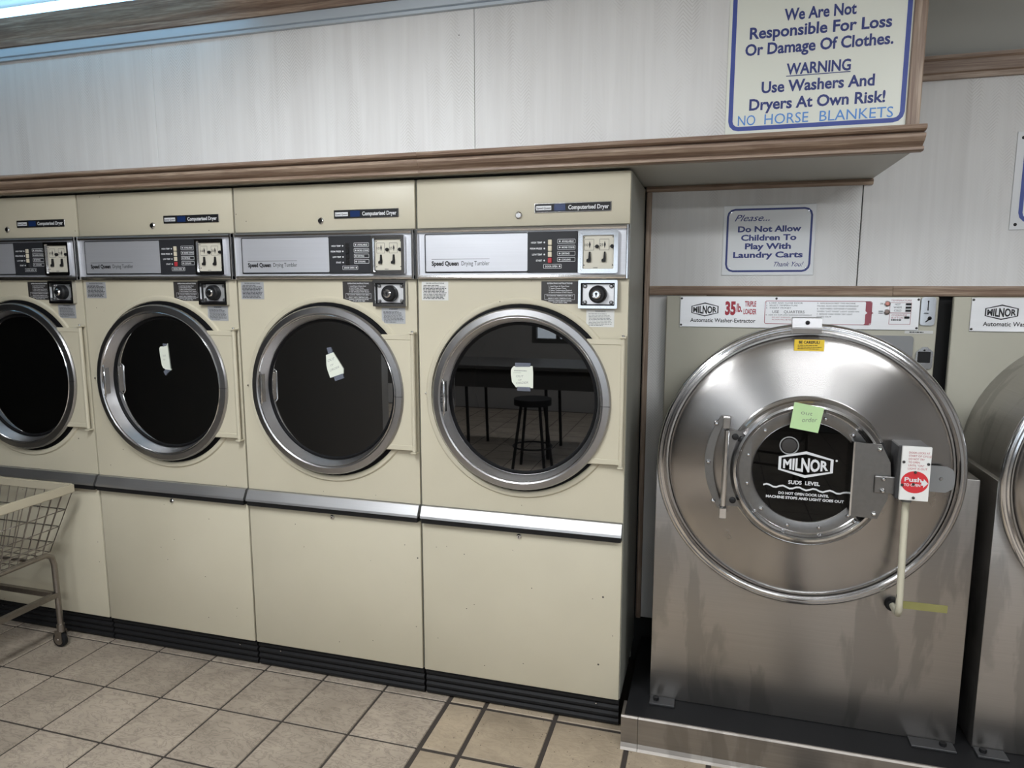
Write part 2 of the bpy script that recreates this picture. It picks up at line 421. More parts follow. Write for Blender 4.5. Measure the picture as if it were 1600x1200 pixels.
trim('trim_4', OAKX, -6.2, 3.198, [(-.031, 2.641), (-.055, 2.641), (-.060, 2.660), (-.031, 2.660)])
trim('trim_5', OAKX, -6.2, 3.198, [(-.031, 2.661), (-.050, 2.661), (-.115, 2.78), (-.031, 2.78)])
struct(box('trim_6', OAKZ, None, 3.176, 3.212, -.046, -.031, 2.121, 2.495, bev=.004, seg=2))
def mitre(bm):
    for (y0, z0, y1, z1) in ((0, 2.475, .03, 2.515), (.0, 2.515, .045, 2.55)):
        a = [bm.verts.new(p) for p in ((3.185, -.05 - y1, z0), (3.225, -.05 - y1, z0), (3.53, -.28 - y1, z0), (3.49, -.31 - y1, z0))]
        b = [bm.verts.new((v.co.x, v.co.y, z1)) for v in a]
        bm.faces.new(a); bm.faces.new(b[::-1])
        for i in range(4): bm.faces.new((a[i], a[(i + 1) % 4], b[(i + 1) % 4], b[i]))
struct(part('trim_7', OAKX, None, mitre))
# ---- back wall behind the washers
wall_b = struct(box('wall_back', DARKGAP, None, -6.2, 6.2, .512, .60, -.06, 2.78))
for a, b, z0, z1 in ((2.372, 3.168, 1.625, 2.05), (3.172, 4.39, 1.625, 2.39), (4.393, 5.61, 1.625, 2.39), (5.613, 6.2, 1.625, 2.39), (2.372, 2.62, .21, 1.625)):
    box('wall_panel', WALLP, wall_b, a, b, .500, .512, z0, z1, bev=.001)
box('upper_wall', PLASTER, wall_b, 3.199, 6.2, .500, .512, 2.39, 2.78)
struct(part('trim_8', OAKX, None, lambda bm: a_extx(bm, [(.5, 2.024), (.486, 2.024), (.480, 2.034), (.486, 2.045), (.5, 2.045)], 2.372, 3.2)))
P2 = [(.5, 1.614), (.478, 1.614), (.474, 1.622), (.480, 1.632), (.476, 1.642), (.480, 1.651), (.5, 1.651)]
trim('trim_9', OAKX, 2.396, 3.290, P2); trim('trim_10', OAKX, 3.2915, 6.2, P2)
struct(box('trim_11', OAKZ, None, 2.374, 2.395, .482, .499, .21, 2.024, bev=.003))
trim('trim_12', OAKX, 3.2, 6.2, [(.5, 2.378), (.484, 2.378), (.484, 2.395), (.476, 2.399), (.476, 2.438), (.468, 2.444), (.468, 2.455), (.5, 2.455)])
# ---- rest of the room (seen in the door glass and lighting the place)
ceil = struct(box('ceiling', CEILM, None, -6.2, 6.2, -6.5, .60, 2.78, 2.86))
struct(box('wall_left', TABLED, None, -6.3, -6.2, -6.5, .60, -.06, 2.86))
struct(box('wall_right', FARWALL, None, 6.2, 6.3, -6.5, .60, -.06, 2.86))
wf = struct(part('wall_front', FARWALL, None, lambda bm: [a_box(bm, *q) for q in ((-6.2, .35, -6.6, -6.5, -.06, 2.86), (.35, 5.2, -6.6, -6.5, -.06, .9), (.35, 5.2, -6.6, -6.5, 2.3, 2.86), (5.2, 6.2, -6.6, -6.5, -.06, 2.86), (1.75, 1.95, -6.6, -6.5, .9, 2.3))]))
for i, (a, b) in enumerate(((.35, 1.75), (1.95, 5.2))):
    wn = struct(part('window_%d' % (i + 1), TABLED, None, lambda bm: [a_frame(bm, a, b, .9, 2.3, .06, -6.58, -6.50)] + [a_box(bm, a + (b - a) * k / 4 - .025, a + (b - a) * k / 4 + .025, -6.57, -6.51, .96, 2.24) for k in (1, 2, 3)]))
    for k in range(4): box('pane', CLEAR, wn, a + .06 + (b - a - .1) * k / 4, a + .03 + (b - a - .1) * (k + 1) / 4, -6.545, -6.540, .96, 2.24)
struct(box('wall_added_dark', TABLED, None, -6.2, -.1, -3.12, -3.0, -.06, 2.78), 'added dark partition for the left dryer doors to mirror')  # unseen partition, added so the left dryer glass reflects almost black
def ceiling_light(x, y, label, lx=1.25, ly=.32):
    t = thing('ceiling_light', label, 'ceiling light', (x, y, 2.70), 'ceiling lights over the aisle')
    part('housing', WHITE, t, lambda bm: a_extx(bm, [(-ly / 2, .018), (-ly / 2 - .02, .079), (ly / 2 + .02, .079), (ly / 2, .018)], -lx / 2 - .02, lx / 2 + .02))
    part('diffuser', DIFFM, t, lambda bm: a_extx(bm, [(-ly / 2, .017), (-ly / 2 + .03, 0), (ly / 2 - .03, 0), (ly / 2, .017)], -lx / 2, lx / 2))
    return t
ceiling_light(1.3, -1.8, 'long white ceiling light above the aisle, nearest to the dryers', .34, 1.3)
ceiling_light(.6, -4.3, 'long white ceiling light far back on the dryer side')
ceiling_light(3.4, -4.3, 'long white ceiling light far back on the washer side')
ceiling_light(4.2, -2.0, 'long white ceiling light beside the right wall')

# ================================================================ dryers
W = .79
def make_dryer(k, label, buttons):
    t = thing('tumble_dryer', label, 'dryer', ((k - 2) * W, 0, 0), 'tumble dryers in a row')
    def shell(bm):
        a_box(bm, .002, .012, .010, .49, .113, 2.035); a_box(bm, .778, .788, .010, .49, .113, 2.035); a_box(bm, .02, .77, .04, .47, .0, .113)
        a_box(bm, .012, .778, .010, .49, 2.02, 2.035); a_box(bm, .012, .778, .47, .49, .03, 2.02)
        a_box(bm, .012, .778, .012, .020, 1.66, 2.02); a_box(bm, .012, .778, .012, .020, .12, .79)
    part('cabinet', SIDE, t, shell)
    # upper access panel
    up = box('access_panel', CREAM, t, .004, .786, -.002, .012, 1.860, 2.036, bev=.004, seg=2, smooth=.6)
    kl = lathe('key_lock', CHROME, up, [(0, -.009), (.009, -.009), (.0125, -.006), (.0125, -.002)], .394, 1.898, 20)
    bd = box('badge', CHROME, up, .452, .722, -.006, -.002, 1.9045, 1.9365, bev=.001)
    box('badge_face', BLACK, up, .4545, .7195, -.0066, -.0055, 1.9068, 1.9342)
    box('badge_window', BLUEWIN, up, .523, .563, -.0074, -.006, 1.9095, 1.9315)
    Print(-.0069).rect(.4585, .5125, 1.9125, 1.9275).build('badge_tag', WINK, up)
    Print(-.0073).text('Speed Queen', .4605, .5105, 1.9165, .0068, .02).build('tag_lettering', INK, up)
    Print(-.0073).text('Computerised Dryer', .573, .714, 1.9135, .0145, .028).build('badge_lettering', WINK, up)
    # control panel
    cp = box('control_panel', ALU, t, .004, .786, -.010, .012, 1.677, 1.856, bev=.002)
    part('panel_rail', CHROME, cp, lambda bm: a_extx(bm, [(-.010, 1.843), (-.020, 1.844), (-.022, 1.850), (-.018, 1.857), (-.010, 1.857)], .004, .786))
    part('panel_rail', CHROME, cp, lambda bm: a_extx(bm, [(-.010, 1.676), (-.018, 1.676), (-.022, 1.682), (-.020, 1.689), (-.010, 1.690)], .004, .786))
    for x in (.004, .777): box('end_cap', CHROME, cp, x, x + .009, -.024, -.009, 1.675, 1.858, bev=.002)
    box('name_plate', ALU, cp, .041, .43, -.0125, -.009, 1.702, 1.835, bev=.001)
    pr = Print(-.0129)
    o = rrect(.037, .431, 1.698, 1.839, .008, 4); i = rrect(.0395, .4295, 1.7015, 1.8365, .006, 4)
    pr.band(o, i); pr.rect(.037, .43, 1.698, 1.702)
    pr.text('Speed Queen', .064, .170, 1.7245, .0160, .045).rect(.064, .288, 1.7465, 1.7478)
    pr.build('name_outline', INK, cp)
    Print(-.0129).text('Drying Tumbler', .181, .288, 1.7245, .0160, .0).build('name_lettering', INK, cp)
    box('key_pad', DARKPANEL, cp, .430, .609, -.0150, -.009, 1.697, 1.839, bev=.001)
    L = Print(-.0154)
    for q, s in enumerate(('HIGH TEMP', 'PERM PRESS', 'LOW TEMP', 'START')):
        z = 1.8015 - .0208 * q; wd = {9: .040, 10: .044, 8: .036, 5: .022}[len(s)]
        L.text(s, .483 - wd, .483, z - .003, .0062, .03); L.disc(.491, z, .0030, 10)
    for q, s in enumerate(('AVAILABLE', 'MORE COINS', 'DRYING', 'COOLING')):
        z = 1.8045 - .0208 * q; L.frame(.538, .601, z - .0075, z + .0075, .0012, .002); L.disc(.546, z, .0030, 10)
        L.text(s, .553, .553 + {9: .042, 10: .045, 6: .028, 7: .032}[len(s)], z - .003, .0060, .03)
    L.frame(.488, .553, 1.7115, 1.7265, .0012, .002); L.text('DOOR OPEN', .495, .538, 1.7160, .0060, .03); L.disc(.546, 1.719, .0030, 10)
    L.build('key_lettering', WINK, cp)
    for q, c in enumerate(buttons):
        z = 1.8015 - .0208 * q
        b = box('button', {'c': CREAMBTN, 'r': REDBTN, 'k': BLACK}[c], cp, .5045, .5185, -.0205, -.0145, z - .0090, z + .0090, bev=.0015)
        if c == 'k' and q in (0, 3): part('button_frame', CHROME, cp, lambda bm: a_frame(bm, .5025, .5205, z - .011, z + .011, .002, -.0175, -.0145))
    # coin slide window
    cw = part('coin_window', CHROME, t, lambda bm: [a_outline(bm, rrect(.613, .750, 1.694, 1.838, .006, 3), rrect(.622, .741, 1.703, 1.829, .005, 3), -.026, -.009),
                                                    a_outline(bm, rrect(.622, .741, 1.703, 1.829, .005, 3), rrect(.628, .735, 1.709, 1.823, .004, 3), -.020, -.009)], .5)
    box('slot_plate', COINPL, cw, .626, .737, -.0145, -.010, 1.707, 1.825)
    C = Print(-.0149)
    for dx in (0, .052):
        C.frame(.633 + dx, .666 + dx, 1.772, 1.810, .0010, .001); C.text('10' if not dx else '25', .634 + dx, .646 + dx, 1.786, .0095, .01)
        C.poly([(.651 + dx, 1.778), (.655 + dx, 1.792), (.651 + dx, 1.804), (.648 + dx, 1.792)]); C.rect(.666 + dx, .678 + dx, 1.7845, 1.7857)
    for x, z in ((.632, 1.815), (.731, 1.817), (.632, 1.722), (.731, 1.722)): C.disc(x, z, .0022, 8)
    C.rect(.664, .680, 1.7125, 1.714); C.build('slot_print', INK, cw)['kind'] = 'stuff'
    for dx in (0, .052):
        prism('slot_lever', BLACK, cw, [(.642 + dx, 1.733), (.655 + dx, 1.733), (.656 + dx, 1.744), (.654 + dx, 1.767), (.650 + dx, 1.767), (.648 + dx, 1.745), (.642 + dx, 1.741)], -.022, -.0145)
        lathe('slot_knob', BLACK, cw, [(0, -.024), (.005, -.024), (.0065, -.021), (.0065, -.0145)], .677 + dx, 1.785, 12)
    # main front with round opening, stamped lip
    cx, cz = .4015, 1.238
    fp = part('front_panel', CREAM, t, lambda bm: a_holed(bm, .004, .786, .803, 1.674, cx, cz, .322, -.001, .012), .6)
    lathe('panel_lip', CREAM, fp, [(.372, -.0008), (.367, -.008), (.360, -.009), (.350, -.006), (.349, .002)], cx, cz, 72)
    lathe('door_seal', GASKET, fp, [(.348, -.001), (.346, -.005), (.322, -.005), (.300, .015), (.300, .055)], cx, cz, 64)
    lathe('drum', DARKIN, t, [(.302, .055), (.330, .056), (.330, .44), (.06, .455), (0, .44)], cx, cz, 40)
    lathe('button_head', CHROME, fp, [(0, -.010), (.003, -.009), (.0045, -.005), (.0045, -.001)], .030, 1.245, 12)
    # door
    dr = lathe('door', RING, t, [(.318, -.004), (.330, -.010), (.3355, -.021), (.3345, -.030), (.330, -.036), (.309, -.0385), (.304, -.036), (.300, -.031), (.286, .010), (.284, .012), (.282, .022)], cx, cz, 96, .5)
    lathe('ring_edge', CHROME, dr, [(.3035, -.0365), (.3015, -.0385), (.2995, -.0340), (.3015, -.031)], cx, cz, 96, .8, True)
    lathe('glass_gasket', GASKET, dr, [(.2845, .011), (.282, .006), (.277, .006), (.273, .010), (.271, .015), (.274, .020)], cx, cz, 80)
    lathe('inner_bead', CHROME, dr, [(.2862, .0095), (.2845, .0075), (.2830, .0100), (.2845, .012)], cx, cz, 96, .8, True)
    lathe('door_glass', GLASS, dr, [(0, .0125), (.276, .0125)], cx, cz, 80)
    aa = math.asin(.223 / .326); arc = [(cx + .326 * math.cos(aa - 2 * aa * j / 16), cz + .005 + .326 * math.sin(aa - 2 * aa * j / 16)) for j in range(17)]
    hpl = prism('hinge_plate', CREAM, dr, [(.770, 1.022), (.770, 1.468)] + arc, -.024, -.008)
    for z in (1.022, 1.4485): box('hinge_fold', CREAM, dr, .648, .770, -.0265, -.023, z, z + .0195, bev=.0015)
    tube('hinge_tube', CREAM, dr, [(.774, -.020, 1.018), (.774, -.020, 1.472)], .0085, 12)
    for z in (1.012, 1.472): tube('hinge_pin', CHROME, dr, [(.774, -.020, z - .004), (.774, -.020, z + .010)], .0055, 10)
    for z in (1.010, 1.4715): box('hinge_ear', CREAM, dr, .764, .785, -.034, -.001, z, z + .006, bev=.001)
    # pull handle set in the left of the ring
    a0 = PI + .02; hx = cx - .2885
    def handle(bm):
        a_tube(bm, [(hx - .016, -.030, cz + .076), (hx - .002, -.036, cz + .066), (hx + .004, -.040, cz + .058), (hx + .004, -.040, cz - .056), (hx - .002, -.034, cz - .068), (hx - .012, -.026, cz - .072)], .0034, 8)
        a_box(bm, hx - .003, hx + .004, -.040, -.012, cz - .056, cz + .058, bev=.001)
    part('door_handle', CHROME, dr, handle, .7)
    part('handle_grip', RING, dr, lambda bm: [a_box(bm, hx - .016, hx - .003, -.0305, -.020, cz - .056 + .0125 * j, cz - .049 + .0125 * j) for j in range(9)])
    box('ring_joint', INK, dr, cx + .303, cx + .3342, -.0389, -.034, cz - .007, cz - .0058)
    # coin box lock
    cb = part('coin_lock_box', CHROME, t, lambda bm: [a_outline(bm, rrect(.614, .750, 1.573, 1.671, .003, 2), rrect(.623, .741, 1.583, 1.661, .002, 2), -.020, -.001)], .5)
    box('lock_back', PLATE, cb, .623, .741, -.0045, -.001, 1.583, 1.661)
    part('lock_shadow_gap', BLACK, cb, lambda bm: a_frame(bm, .623, .741, 1.583, 1.661, .0045, -.006, -.004))
    for x in (.636, .728):
        for z in (1.594, 1.650): lathe('lock_bolt', RING, cb, [(0, -.012), (.004, -.0115), (.0075, -.007), (.0075, -.004)], x, z, 14)
    lathe('lock_collar', BLACK, cb, [(.010, -.030), (.024, -.030), (.030, -.024), (.031, -.004)], .682, 1.622, 32)
    lathe('lock_cylinder', CHROME, cb, [(0, -.038), (.011, -.038), (.0155, -.034), (.016, -.026)], .680, 1.622, 24)
    Print(-.0384).disc(.680, 1.624, .0042, 10).rect(.678, .682, 1.614, 1.624).build('keyhole', INK, cb)
    # labels
    lb = box('instruction_label', LABELB, t, .478, .611, -.0022, -.0008, 1.588, 1.667)
    P = Print(-.0026)
    P.text('OPERATING INSTRUCTIONS', .499, .590, 1.657, .0055, .02)
    for q, s in enumerate(('1. Load Dryer & Close Door', '2. Insert Proper Coins', '3. Select Temperature Desired', '4. Push & Release START Button')): P.text(s, .505, .505 + .0030 * len(s) * .95, 1.6475 - .0072 * q, .0048, .01)
    P.frame(.490, .599, 1.6025, 1.6215, .0008, .001); P.text('TO CHANGE TEMPERATURE SIMPLY', .497, .593, 1.6145, .0042, .015); P.text('SELECT NEW TEMPERATURE.', .503, .587, 1.6055, .0042, .015)
    P.text('ADDING COINS BEFORE DRYER', .503, .588, 1.5965, .0038, .015); P.text('STOPS ADDS TIME.', .520, .573, 1.5908, .0038, .015)
    P.build('label_lettering', WINK, lb)
    lw = box('warning_label', LABELG if k < 4 else LABELW, t, .641, .739, -.0022, -.0008, 1.508, 1.568)
    Print(-.0026).text('WARNING', .672, .708, 1.5605, .005, .02).dashes(.648, .733, 1.512, 1.557, 9, .38, 3).build('label_print', INK if k < 4 else GREYINK, lw)
    li = box('dryer_label', LABELG if k < 4 else LABELW, t, .018, .124, -.0022, -.0008, 1.597, 1.666)
    Print(-.0026).text('DRYER INSTRUCTIONS', .036, .108, 1.6575, .005, .02).dashes(.024, .119, 1.601, 1.655, 10, .5, 5).build('label_print', INK, li)
    # ledge, lower panel, kick plate
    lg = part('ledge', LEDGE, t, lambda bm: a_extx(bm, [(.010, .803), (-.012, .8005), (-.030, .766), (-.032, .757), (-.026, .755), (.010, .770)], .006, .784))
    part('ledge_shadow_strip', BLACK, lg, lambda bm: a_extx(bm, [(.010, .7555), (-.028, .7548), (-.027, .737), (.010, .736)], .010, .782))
    lp = box('lower_panel', CREAM, t, .004, .786, -.006, .012, .115, .734, bev=.004, seg=2, smooth=.6)
    lathe('key_lock', CHROME, lp, [(0, -.013), (.007, -.013), (.010, -.010), (.010, -.006)], .399, .716, 18)
    Print(-.0134).disc(.399, .717, .0025, 8).rect(.398, .400, .711, .717).build('keyhole', INK, lp)
    prof = [(.03, .0), (.018, .0)]
    for q in range(4):
        z = .006 + .027 * q; prof += [(.012, z), (.006, z + .006), (.006, z + .014), (.014, z + .022)]
    prof += [(.014, .112), (.03, .112)]
    kp = part('kick_plate', RUBBER, t, lambda bm: a_extx(bm, prof, .005, .785))
    lathe('screw', CHROME, kp, [(0, .003), (.003, .004), (.0035, .010)], .115 if k % 2 else .70, .083, 10)
    return t
dry = {}
for k, lab, bt in ((1, 'cream tumble dryer at the far left, cut by the frame, laundry cart before it', 'ccck'),
                   (2, 'second cream tumble dryer from the left, narrow curled note on its door', 'cccr'),
                   (3, 'third cream tumble dryer from the left, with black program buttons', 'kkkk'),
                   (4, 'rightmost cream tumble dryer, beside the steel washer, square note on its door', 'cccr')):
    dry[k] = make_dryer(k, lab, bt)
# ---- paper notes taped to the glass
def note(k, poly, tapes, label, draw):
    x0 = (k - 2) * W; cx = sum(p[0] for p in poly) / len(poly); cz = sum(p[1] for p in poly) / len(poly)
    t = thing('paper_note', label, 'note', (x0 + cx, .0110, cz), 'paper notes on the dryer doors')
    prism('sheet', PAPER, t, [(a - cx, b - cz) for a, b in poly], -.0012, 0)
    for q in tapes: prism('tape', TAPE, t, [(a - cx, b - cz) for a, b in q], -.0018, -.0013)
    p = Print(-.0016); draw(p, -cx, -cz); p.build('handwriting', GREYINK, t)
def n4(p, dx, dz):
    X = lambda a: a + dx
    p.dashes(X(.374), X(.438), 1.339 + dz, 1.351 + dz, 1, .18, 3); p.rect(X(.372), X(.400), 1.3345 + dz, 1.3352 + dz)
    p.text('OUT', X(.382), X(.410), 1.3185 + dz, .0085, -.012, .1); p.text('OF', X(.390), X(.403), 1.3055 + dz, .0075, -.012, .1); p.text('ORDER', X(.382), X(.428), 1.2925 + dz, .0085, -.012, .1, tilt=.08)
note(4, [(.372, 1.358), (.366, 1.352), (.362, 1.342), (.362, 1.328), (.366, 1.300), (.381, 1.281), (.446, 1.280), (.446, 1.336), (.444, 1.361), (.386, 1.361)],
     [[(.378, 1.356), (.435, 1.358), (.437, 1.372), (.378, 1.372)], [(.386, 1.283), (.437, 1.283), (.436, 1.268), (.386, 1.268)]],
     'square white note reading out of order on the rightmost dryer door', n4)
def n3(p, dx, dz):
    p.text('OUT', .394 + dx, .424 + dx, 1.350 + dz, .011, -.012, .1, tilt=.35); p.text('OF', .405 + dx, .419 + dx, 1.333 + dz, .008, -.012, .1, tilt=.35); p.text('ORDER', .402 + dx, .444 + dx, 1.312 + dz, .0095, -.012, .1, tilt=.4)
note(3, [(.387, 1.378), (.387, 1.338), (.391, 1.318), (.402, 1.287), (.462, 1.307), (.463, 1.326), (.419, 1.390)],
     [[(.398, 1.382), (.418, 1.390), (.411, 1.411), (.391, 1.407)], [(.418, 1.293), (.459, 1.307), (.464, 1.289), (.424, 1.275)]],
     'tilted white note taped to the third dryer door from the left', n3)
note(2, [(.377, 1.392), (.371, 1.383), (.374, 1.350), (.379, 1.312), (.385, 1.301), (.402, 1.292), (.424, 1.291), (.428, 1.296), (.423, 1.300), (.418, 1.372), (.416, 1.407), (.411, 1.400), (.407, 1.395)],
     [[(.392, 1.392), (.413, 1.398), (.413, 1.405), (.391, 1.406)], [(.396, 1.295), (.424, 1.293), (.396, 1.268), (.386, 1.284)]],
     'narrow curled white note taped to the second dryer door', lambda p, dx, dz: p.text('OUT', .388 + dx, .404 + dx, 1.350 + dz, .008, -.014).text('OF', .389 + dx, .400 + dx, 1.333 + dz, .007, -.014))

# ================================================================ washers on their plinth
pl = thing('washer_plinth', 'low black-topped plinth with dull steel edging under the washers', 'plinth', (0, 0, 0))
box('base', RUBBER, pl, 2.40, 6.1, -.098, .49, 0, .124)
for a, b in ((2.388, 2.447), (2.4485, 3.9), (3.9015, 6.1)):
    part('edging', PLINTHM, pl, lambda bm: a_extx(bm, [(-.098, .126), (-.104, .126), (-.108, .120), (-.106, .022), (-.112, .008), (-.118, .0), (-.098, .0)], a, b))
box('end_edging', PLINTHM, pl, 2.388, 2.399, -.098, -.012, 0, .125)
def hexlogo(p, x0, x1, z0, z1, t, wr=.42, bold=.036):
    zc, h = (z0 + z1) / 2, (z1 - z0) / 2; xc = (x0 + x1) / 2
    hexa = lambda d: [(x0 + d, zc + h * .50 - d * .4), (xc, z1 - d * 1.1), (x1 - d, zc + h * .50 - d * .4), (x1 - d, zc - h * .50 + d * .4), (xc, z0 + d * 1.1), (x0 + d, zc - h * .50 + d * .4)]
    p.band(hexa(0), hexa(t)); m = t * 1.7; hh = (h - t * 1.9) * 1.72
    p.text('MILNOR', x0 + m, x1 - m, zc - hh / 2, hh, bold, warp=wr)
def make_washer(X, label, dbox, dup, full):
    t = thing('washer_extractor', label, 'washing machine', (X, 0, .125), 'front loading washers on the plinth')
    Z = -.125
    def cab(bm):
        a_box(bm, -.481 + dbox, .530 + dbox, .040, .46, .125 + Z, 1.041 + Z, bev=.004, seg=2)
    part('cabinet', STEEL, t, cab, .6)
    pn = box('upper_panel', CREAM2, t, -.490 + dup, .483 + dup, .455, .478, 1.0 + Z, 1.612 + Z, bev=.003)
    cz = 1.055 + Z
    lathe('drum_shell', STEEL, t, [(.445, .455), (.445, -.004), (.30, -.004)], 0, cz, 96)
    tf = lathe('tub_front', DISH, t, [(.452, -.002), (.448, .006), (.443, .006), (.438, -.008), (.432, -.017), (.420, -.023), (.395, -.030), (.33, -.043), (.255, -.056), (.235, -.060), (.18, -.060)], 0, cz, 128, .9)
    lathe('rim_band', CHROME, t, [(.445, .006), (.474, .002), (.477, -.008), (.474, -.016), (.468, -.018), (.465, -.013), (.461, -.014), (.459, -.021), (.454, -.023), (.450, -.018), (.446, -.012)], 0, cz, 128, .9)
    # rim clamp at the top
    cl = part('rim_clamp', RING, t, lambda bm: a_extx(bm, [(.0, 1.551 + Z), (-.030, 1.549 + Z), (-.034, 1.520 + Z), (-.036, 1.515 + Z), (-.034, 1.500 + Z), (-.026, 1.498 + Z), (.0, 1.52 + Z)], -.062, .026))
    lathe('clamp_bolt', BLACK, cl, [(0, -.044), (.004, -.043), (.0065, -.038), (.0065, -.030)], -.017, 1.535 + Z, 14)
    # door
    dr = lathe('door', CHROME, t, [(.248, -.057), (.246, -.066), (.238, -.072), (.230, -.086), (.224, -.097), (.217, -.099), (.212, -.094), (.209, -.082), (.204, -.074), (.200, -.072)], 0, cz, 96, .7)
    lathe('door_flange', DOORST, dr, [(.203, -.073), (.170, -.073), (.164, -.070)], 0, cz, 80)
    lathe('door_glass', GLASSW, dr, [(0, -.072), (.167, -.071)], 0, cz, 64)
    lathe('glass_backing', DARKIN, dr, [(0, -.0635), (.20, -.0635)], 0, cz, 48)
    lathe('glass_rim', CHROME, dr, [(.1665, -.0735), (.1655, -.0755), (.1640, -.0735), (.1655, -.071)], 0, cz, 80, .8, True)
    for j in range(12):
        a = 2 * PI * (j + .5) / 12
        lathe('door_bolt', CHROME, dr, [(0, -.0815), (.004, -.0805), (.0068, -.0765), (.0068, -.072)], .185 * math.cos(a), cz + .185 * math.sin(a), 12)
    lathe('reflected_disc', LABELB, dr, [(0, -.0725), (.018, -.0728), (.022, -.0722), (.023, -.0721)], -.055, cz + .085, 24)  # dark disc and its ring stand in for a reflection in the glass
    lathe('reflected_disc_ring', GREYPL, dr, [(.026, -.0722), (.028, -.0732), (.030, -.0722)], -.055, cz + .085, 28)
    g = Print(-.0738)
    hexlogo(g, -.085, .079, cz - .018, cz + .070, .0085); g.disc(.088, cz + .045, .0035, 10)
    g.text('SUDS  LEVEL', -.052, .043, cz - .041, .0125, .03)
    n = 26; top = []; bot = []
    for j in range(n + 1):
        u = j / n; x = -.128 + .262 * u; z = cz - .050 - .010 * u + .004 * math.sin(u * 2 * PI * 5.5); top.append((x, z + .0028)); bot.append((x, z - .0028))
    for j in range(n): g.poly([bot[j], bot[j + 1], top[j + 1], top[j]])
    g.text('DO NOT OPEN DOOR UNTIL', -.080, .072, cz - .077, .0085, .04); g.text('MACHINE STOPS AND LIGHT GOES OUT', -.118, .117, cz - .0915, .0085, .04)
    g.build('glass_lettering', WINK, dr)
    # hinge on the left
    hb = tube('hinge_bar', CHROME, t, [(-.252, -.088, cz - .128), (-.250, -.088, cz + .128)], .0095, 12)
    for z in (-.170, .134): box('hinge_block', CHROME, hb, -.263, -.240, -.099, -.060, cz + z, cz + z + .036, bev=.002)
    leaf = [(-.246, cz + .124), (-.205, cz + .124), (-.190, cz + .135), (-.17, cz + .16), (-.17, cz - .16), (-.190, cz - .145), (-.205, cz - .130), (-.246, cz - .130)]
    prism('hinge_leaf', DOORST, t, leaf, -.078, -.058)
    for z in (-.110, .105): lathe('leaf_screw', BLACK, t, [(0, -.084), (.006, -.084), (.010, -.082), (.0115, -.077)], -.222, cz + z, 16)
    arc_o = []; arc_i = []
    for j in range(13):
        u = -1 + j / 6; arc_o.append((-.316 + .048 * u * u, cz + .013 + .158 * u)); arc_i.append((-.289 + .030 * u * u, cz + .013 + .136 * u))
    prism('hinge_bracket', DOORST, t, arc_o + arc_i[::-1], -.066, -.040)
    for x, z in ((-.283, .145), (-.304, .013), (-.283, -.120)): lathe('bracket_bolt', CHROME, t, [(0, -.077), (.004, -.076), (.0075, -.071), (.008, -.064)], x, cz + z, 14)
    # latch cover plate, arm, lock switch box
    lp = [(.128, cz + .118), (.205, cz + .114), (.232, cz + .060), (.236, cz + .02), (.232, cz - .055), (.206, cz - .122), (.128, cz - .118)]
    lc = prism('latch_cover', DOORST, t, lp, -.116, -.108)
    box('cover_lip', CHROME, lc, .126, .131, -.117, -.074, cz - .118, cz + .118)
    for x, z in ((.200, .100), (.196, -.106)): lathe('cover_bolt', CHROME, lc, [(0, -.126), (.004, -.125), (.008, -.120), (.008, -.115)], x, cz + z, 14)
    box('latch_arm', DOORST, t, .190, .262, -.124, -.117, cz - .037, cz + .018, bev=.003, seg=2)
    for z in (-.028, .010): lathe('arm_bolt', CHROME, t, [(0, -.134), (.004, -.133), (.0075, -.128), (.0075, -.122)], .214, cz + z, 14)
    prism('latch_tongue', GREYPL, t, [(.27, cz + .046), (.405, cz + .044), (.420, cz + .036), (.428, cz + .020), (.428, cz - .012), (.420, cz - .028), (.405, cz - .038), (.27, cz - .038)], -.056, -.047)
    lathe('tongue_rivet', RING, t, [(0, -.059), (.004, -.059), (.006, -.055)], .390, cz + .005, 12)
    sb = box('lock_switch_box', BOXM, t, .245, .332, -.140, -.035, cz - .046, cz + .120, bev=.003)
    box('switch_face', WHITE, sb, .254, .333, -.150, -.140, cz - .045, cz + .121, bev=.001)
    f = Print(-.1505)
    for q, s in enumerate(('DOOR LOCKS AT', 'START OF CYCLE', 'DO NOT TRY', 'TO OPEN', 'UNTIL "ON"', 'LIGHT IS OUT')):
        f.text(s, .272, .272 + .0043 * len(s), cz + .100 - .0098 * q, .0062, .0)
    f.build('switch_lettering', RED, sb)
    Print(-.1505).poly([(.293 + .037 * math.cos(2 * PI * i / 32), cz + .0125 + .034 * math.sin(2 * PI * i / 32)) for i in range(32)]).build('push_disc', REDD, sb)
    Print(-.1510).text('Push', .265, .311, cz + .014, .0135, .03).text('TO OPEN', .264, .309, cz - .0005, .0085, .03).poly([(.311, cz + .004), (.311, cz + .018), (.3165, cz + .018), (.3165, cz + .025), (.329, cz + .011), (.3165, cz - .003), (.3165, cz + .004)]).build('push_lettering', WINK, sb)
    for x, z in ((.260, .073), (.326, .070), (.293, .043), (.260, .002), (.290, .006), (.293, -.036)): lathe('face_screw', LABELB, sb, [(0, -.1555), (.003, -.155), (.0045, -.1505)], x, cz + z, 10)
    cp = tube('conduit', PIPEM, t, [(.290, -.085, cz - .046), (.292, -.085, cz - .20), (.296, -.083, cz - .40), (.298, -.078, cz - .425), (.300, -.060, cz - .447), (.302, -.03, cz - .455), (.304, .042, cz - .457)], .0105, 12)
    tube('conduit_nut', GREYPL, cp, [(.290, -.085, cz - .066), (.290, -.085, cz - .044)], .0155, 10)
    lathe('conduit_grommet', BLACK, cp, [(.012, .020), (.020, .020), (.024, .030), (.024, .041)], .306, cz - .457, 20)
    box('adhesive_strip', OLDTAPE, t, .335, .470, .0385, .0399, .585 + Z, .611 + Z)
    # control plate and coin slot
    u = dup
